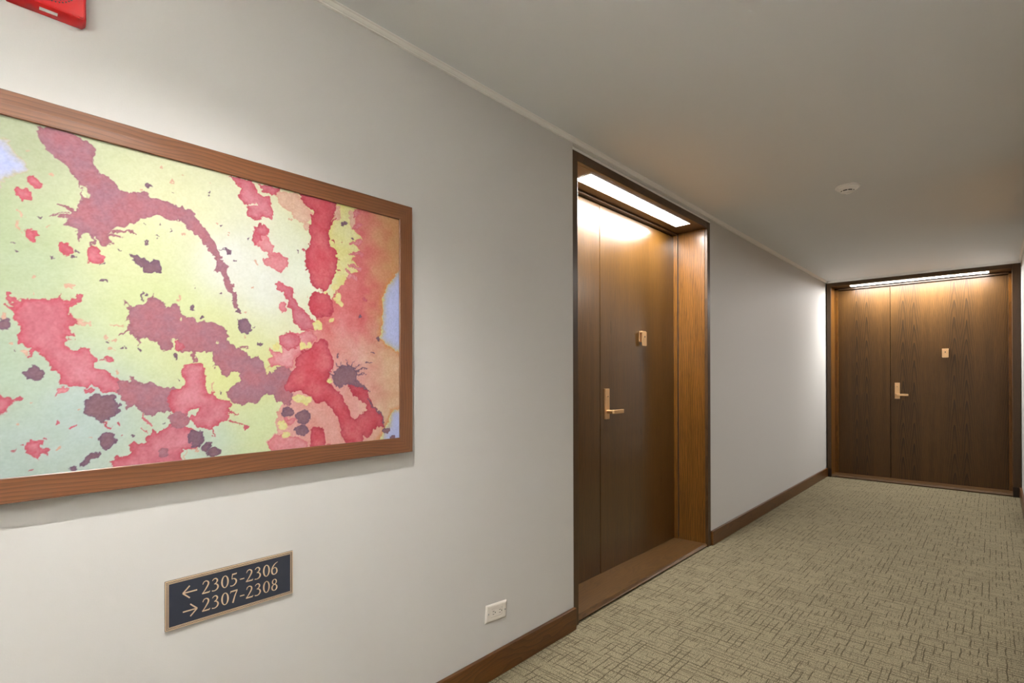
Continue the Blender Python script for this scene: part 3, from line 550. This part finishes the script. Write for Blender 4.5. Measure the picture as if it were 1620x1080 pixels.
# ------------------------------------------------------------------ room number sign
def catmull(pts, k=7):
    if len(pts) < 3: return pts
    P = [pts[0]] + list(pts) + [pts[-1]]; out = []
    for i in range(1, len(P) - 2):
        for j in range(k):
            t = j / k; o = []
            for c in range(3):
                p0, p1, p2, p3 = P[i - 1][c], P[i][c], P[i + 1][c], P[i + 2][c]
                o.append(0.5 * (2 * p1 + (p2 - p0) * t + (2 * p0 - 5 * p1 + 4 * p2 - p3) * t * t + (3 * p1 - p0 - 3 * p2 + p3) * t ** 3))
            out.append(tuple(o))
    out.append(pts[-1]); return out
def loop_pts(cx, cy, rx, ry, wt, wn, n=28):
    return [(cx + rx * math.cos(a), cy + ry * math.sin(a), wn + (wt - wn) * abs(math.cos(a)) ** 1.5) for a in (2 * PI * i / n for i in range(n + 1))]
G = {'0': [loop_pts(.29, .5, .225, .465, .115, .05)],
     '2': [catmull([(.05, .74, .04), (.12, .90, .06), (.28, .965, .06), (.43, .86, .10), (.44, .68, .11), (.31, .43, .09), (.15, .2, .06), (.02, .05, .05)]), [(.0, .045, .085), (.5, .045, .095), (.56, .13, .03)]],
     '3': [catmull([(.05, .83, .04), (.15, .945, .05), (.31, .955, .08), (.41, .80, .11), (.33, .62, .07), (.18, .545, .04)]), catmull([(.18, .545, .04), (.36, .50, .08), (.46, .31, .115), (.39, .12, .10), (.22, .02, .06), (.02, .045, .075)])],
     '5': [[(.15, .925, .10), (.47, .94, .10), (.50, 1.0, .03)], [(.17, .93, .05), (.125, .57, .04)], catmull([(.125, .55, .04), (.27, .58, .06), (.43, .45, .11), (.45, .25, .115), (.32, .07, .08), (.15, .01, .06), (.01, .045, .075)])],
     '6': [catmull([(.56, 1.02, .03), (.31, .88, .06), (.12, .62, .10), (.065, .35, .115), (.12, .11, .10), (.28, .02, .05), (.45, .12, .10), (.49, .31, .115), (.42, .52, .08), (.27, .58, .05), (.11, .47, .04)])],
     '7': [[(.03, .935, .10), (.55, .945, .10)], [(.04, .95, .05), (.01, .80, .03)], catmull([(.53, .93, .06), (.36, .55, .09), (.2, 0, .115)])],
     '8': [loop_pts(.28, .75, .165, .205, .095, .05), loop_pts(.28, .26, .205, .245, .11, .05)],
     '-': [[(.06, .37, .075), (.40, .37, .075)]],
     '<': [[(.0, .5, .09), (1.0, .5, .09)], [(.0, .5, .10), (.48, .98, .085)], [(.0, .5, .10), (.48, .02, .085)]],
     '>': [[(.0, .5, .09), (1.0, .5, .09)], [(1.0, .5, .10), (.52, .98, .085)], [(1.0, .5, .10), (.52, .02, .085)]]}
def stroke_strip(bm, pts, ox, oz, h, y0, y1):
    n = len(pts); L, Rr = [], []
    closed = math.hypot(pts[0][0] - pts[-1][0], pts[0][1] - pts[-1][1]) < 1e-6 and n > 4
    for i in range(n):
        a = pts[i - 1] if i else (pts[-2] if closed else pts[0]); b = pts[i + 1] if i < n - 1 else (pts[1] if closed else pts[-1])
        dx, dz = b[0] - a[0], b[1] - a[1]; q = math.hypot(dx, dz) or 1
        nx_, nz_ = -dz / q, dx / q; wd = pts[i][2] / 2
        L.append((ox + h * (pts[i][0] + nx_ * wd), oz + h * (pts[i][1] + nz_ * wd)))
        Rr.append((ox + h * (pts[i][0] - nx_ * wd), oz + h * (pts[i][1] - nz_ * wd)))
    ring = []
    for l, r in zip(L, Rr):
        ring.append([bm.verts.new((l[0], y0, l[1])), bm.verts.new((r[0], y0, r[1])), bm.verts.new((r[0], y1, r[1])), bm.verts.new((l[0], y1, l[1]))])
    for a, b in zip(ring, ring[1:]):
        for k in range(4): bm.faces.new((a[k], a[(k + 1) % 4], b[(k + 1) % 4], b[k]))
    bm.faces.new(ring[0]); bm.faces.new(ring[-1][::-1])
def make_sign():
    sy0, sy1, sz0, sz1 = 0.3580, 0.6717, 0.5838, 0.7048
    R = tag(empty('room_number_sign', (0, sy0, sz0), PI / 2), 'dark brass-edged sign reading 2305-2306 and 2307-2308, with arrows, on the wall below the picture', 'sign')
    Lx, Lz = sy1 - sy0, sz1 - sz0; T = 0.005
    face = plain('sign_charcoal', (44, 48, 60), 0.34, 0.0, (300, 0.1))
    gold = plain('sign_gold', (214, 186, 152), 0.45, 0.15)
    bx('plate', (0, Lx, -T, 0, 0, Lz), [plain('sign_edge', (120, 106, 86), 0.4, 0.4)], R, 0.001)
    bx('face_panel', (0.0018, Lx - 0.0018, -T - 0.0004, -T + 0.001, 0.0018, Lz - 0.0018), face, R)
    def border(i0, i1):
        bm = bmesh.new()
        for d in ((i0, Lx - i0, i0, i1), (i0, Lx - i0, Lz - i1, Lz - i0), (i0, i1, i1, Lz - i1), (Lx - i1, Lx - i0, i1, Lz - i1)):
            box(bm, d[0], d[1], -T - 0.0009, -T, d[2], d[3])
        obj('border_line', bm, gold, R)
    border(0.0006, 0.0026); border(0.0042, 0.0052); border(0.0066, 0.0078)
    hgt = 0.0325
    for txt, zb, arrow, az in (('2305-2306', 0.6513, '<', 0.6662 - 0.016), ('2307-2308', 0.6068, '>', 0.6200 - 0.016)):
        bm = bmesh.new(); x = 0.4385 - sy0
        for ch in txt:
            for s in G[ch]: stroke_strip(bm, s, x, zb - sz0, hgt, -T - 0.0010, -T)
            x += 0.0172 if ch == '-' else 0.02205
        obj('lettering', bm, gold, R)
        bm = bmesh.new()
        for s in G[arrow]: stroke_strip(bm, [(a * 0.97, b * 0.97, c) for a, b, c in s], 0.3958 - sy0, az + 0.0003 - sz0, 0.0325, -T - 0.0010, -T)
        obj('arrow', bm, gold, R)
    return R
make_sign()

# ------------------------------------------------------------------ power outlet (turned sideways, slightly crooked)
def make_outlet():
    R = tag(empty('power_outlet', (0, 1.5025, 0.2555), PI / 2), 'white wall socket mounted sideways and slightly crooked, low on the wall near the baseboard', 'outlet')
    R.rotation_euler = (0, math.radians(5.0), PI / 2)
    m = white_m; hx, hz = 0.0590, 0.0345
    bm = bmesh.new()
    rings = []
    for dx, y in ((0, 0), (0, -0.0025), (0.0015, -0.0045), (0.005, -0.0065), (0.009, -0.0072)):
        rings.append([bm.verts.new((sx * (hx - dx), y, sz * (hz - dx))) for sx, sz in ((-1, -1), (1, -1), (1, 1), (-1, 1))])
    ix, iz = 0.0325, 0.0168
    rings.append([bm.verts.new((sx * ix, -0.0072, sz * iz)) for sx, sz in ((-1, -1), (1, -1), (1, 1), (-1, 1))])
    rings.append([bm.verts.new((sx * ix, -0.0040, sz * iz)) for sx, sz in ((-1, -1), (1, -1), (1, 1), (-1, 1))])
    for a, b in zip(rings, rings[1:]):
        for i in range(4): bm.faces.new((a[i], a[(i + 1) % 4], b[(i + 1) % 4], b[i]))
    bm.faces.new(rings[0][::-1])
    obj('cover_plate', bm, m, R)
    bx('gap', (-ix + .0002, ix - .0002, -0.0046, -0.001, -iz + .0002, iz - .0002), dark_m, R)
    rec = bx('receptacle', (-ix + 0.0008, ix - 0.0008, -0.0066, -0.002, -iz + 0.0008, iz - 0.0008), m, R, 0.0006)
    for cx, fl in ((-0.0185, 1), (0.0185, 1)):
        bm = bmesh.new()
        box(bm, cx - 0.0050, cx + 0.0040, -0.0069, -0.006, 0.0048, 0.0066)
        box(bm, cx - 0.0042, cx + 0.0034, -0.0069, -0.006, -0.0066, -0.0048)
        lathe(bm, [(0.0024, -0.0069), (0.0024, -0.006)], (cx + 0.0095, 0, 0), 'y', 14)
        obj('socket_slots', bm, dark_m, rec)
    for sx in (-1, 1):
        bm = bmesh.new(); lathe(bm, [(0.0028, -0.0085), (0.0033, -0.0076), (0.0033, -0.007)], (sx * 0.0475, 0, 0), 'y', 18)
        box(bm, sx * 0.0475 - 0.0004, sx * 0.0475 + 0.0004, -0.0088, -0.0078, -0.0026, 0.0026, 1)
        obj('screw', bm, [steel_m, dark_m], R, smooth=True)
make_outlet()

# ------------------------------------------------------------------ fire alarm speaker, top left
def make_alarm():
    y0, z0 = 0.0760, 1.9650
    R = tag(empty('fire_alarm_speaker', (0, y0, z0), PI / 2), 'red wall-mounted fire alarm speaker with round perforated grille, high on the wall above the picture', 'alarm')
    Wd, Ht = 0.1315, 0.165
    bm = bmesh.new()
    rings = []
    def rr(x0, x1, z0_, z1, y, c=0.006):
        pts = [(x0 + c, z0_), (x1 - c, z0_), (x1, z0_ + c), (x1, z1 - c), (x1 - c, z1), (x0 + c, z1), (x0, z1 - c), (x0, z0_ + c)]
        return [bm.verts.new((x, y, z)) for x, z in pts]
    rings.append(rr(0, Wd, 0.004, Ht, -0.0005)); rings.append(rr(0, Wd, 0.0045, Ht, -0.0085))
    rings.append(rr(0.001, Wd - 0.001, 0.012, Ht - 0.006, -0.0225, 0.004)); rings.append(rr(0.003, Wd - 0.003, 0.0145, Ht - 0.009, -0.0250, 0.003))
    rings.append(rr(0.0055, Wd - 0.0045, 0.0185, Ht - 0.012, -0.0245, 0.002)); rings.append(rr(0.0065, Wd - 0.0052, 0.0195, Ht - 0.0135, -0.0230, 0.002))
    for a, b in zip(rings, rings[1:]):
        for i in range(8): bm.faces.new((a[i], a[(i + 1) % 8], b[(i + 1) % 8], b[i]))
    bm.faces.new(rings[0][::-1]); bm.faces.new(rings[-1])
    obj('housing', bm, red_m, R, smooth=True, angle=25)
    bm = bmesh.new(); cx, cz = 0.069, 0.076
    for i, rad in enumerate((0.0465, 0.0415, 0.0365, 0.0315, 0.026, 0.020, 0.014, 0.008)):
        n = max(6, int(2 * PI * rad / 0.0062))
        for k in range(n):
            a = 2 * PI * (k + 0.5 * (i % 2)) / n
            lathe(bm, [(0.0016, -0.0234), (0.0016, -0.0228)], (cx + rad * math.cos(a), 0, cz + rad * math.sin(a)), 'y', 8)
    obj('speaker_grille', bm, dark_m, R)
    # small white label on the sloping underside
    a0, a1 = Vector((0, -0.0095, 0.0047)), Vector((0, -0.0225, 0.0115))
    dn = Vector((0, -0.46, -0.888)) * 0.0008
    bm = bmesh.new()
    P = [a0.lerp(a1, 0.28), a0.lerp(a1, 0.72)]
    vs = []
    for off in (Vector(), dn):
        vs.append([bm.verts.new(Vector((x, p.y, p.z)) + off) for p, x in ((P[0], 0.0545), (P[0], 0.0835), (P[1], 0.0835), (P[1], 0.0545))])
    for i in range(4): bm.faces.new((vs[0][i], vs[0][(i + 1) % 4], vs[1][(i + 1) % 4], vs[1][i]))
    bm.faces.new(vs[0]); bm.faces.new(vs[1])
    tag(obj('label_sticker', bm, label_m, R), 'small white label')
make_alarm()

# ------------------------------------------------------------------ smoke detector
det_m = plain('detector_plastic', (254, 253, 250), 0.35)
def make_smoke():
    R = tag(empty('smoke_detector', (0.838, 3.67, H)), 'round white smoke detector on the ceiling in front of the far door', 'smoke detector')
    bm = bmesh.new()
    lathe(bm, [(0.064, 0), (0.065, -0.004), (0.0645, -0.009), (0.060, -0.011)], (0, 0, 0), 'z', 56)
    obj('base_ring', bm, det_m, R, smooth=True)
    bm = bmesh.new()
    lathe(bm, [(0.058, -0.0105), (0.0565, -0.016), (0.050, -0.021), (0.043, -0.0235), (0.0395, -0.027), (0.036, -0.0275)], (0, 0, 0), 'z', 56)
    obj('body', bm, det_m, R, smooth=True)
    bm = bmesh.new(); lathe(bm, [(0.034, -0.0270), (0.034, -0.033)], (0, 0, 0), 'z', 40)
    obj('sensor_chamber', bm, dark_m, R)
    bm = bmesh.new()
    for k in range(8):
        a = 2 * PI * k / 8 + 0.2; m = Matrix.Rotation(a, 4, 'Z')
        prism(bm, [(0.030, -0.0268), (0.0375, -0.0268), (0.0375, -0.034), (0.030, -0.034)], -0.0018, 0.0018, 'y', mat=m)
    lathe(bm, [(0.034, -0.0325), (0.0365, -0.0335), (0.034, -0.0355), (0.020, -0.0365), (0.0195, -0.0390)], (0, 0, 0), 'z', 48)
    for k in range(4):
        a = 2 * PI * k / 4 + 0.5; m = Matrix.Rotation(a, 4, 'Z')
        prism(bm, [(0.0, -0.047), (0.006, -0.048), (0.022, -0.0365), (0.014, -0.0365)], -0.0018, 0.0018, 'y', mat=m)
    obj('cage', bm, det_m, R)
make_smoke()
# tiny white cable clip high on the right wall beside the far door
tag(bx('wall_clip', (W - 0.006, W, Y3 - 0.10, Y3 - 0.088, 2.262, 2.272), white_m, None, 0.001), 'tiny white plastic clip high on the right wall beside the far door', 'clip')
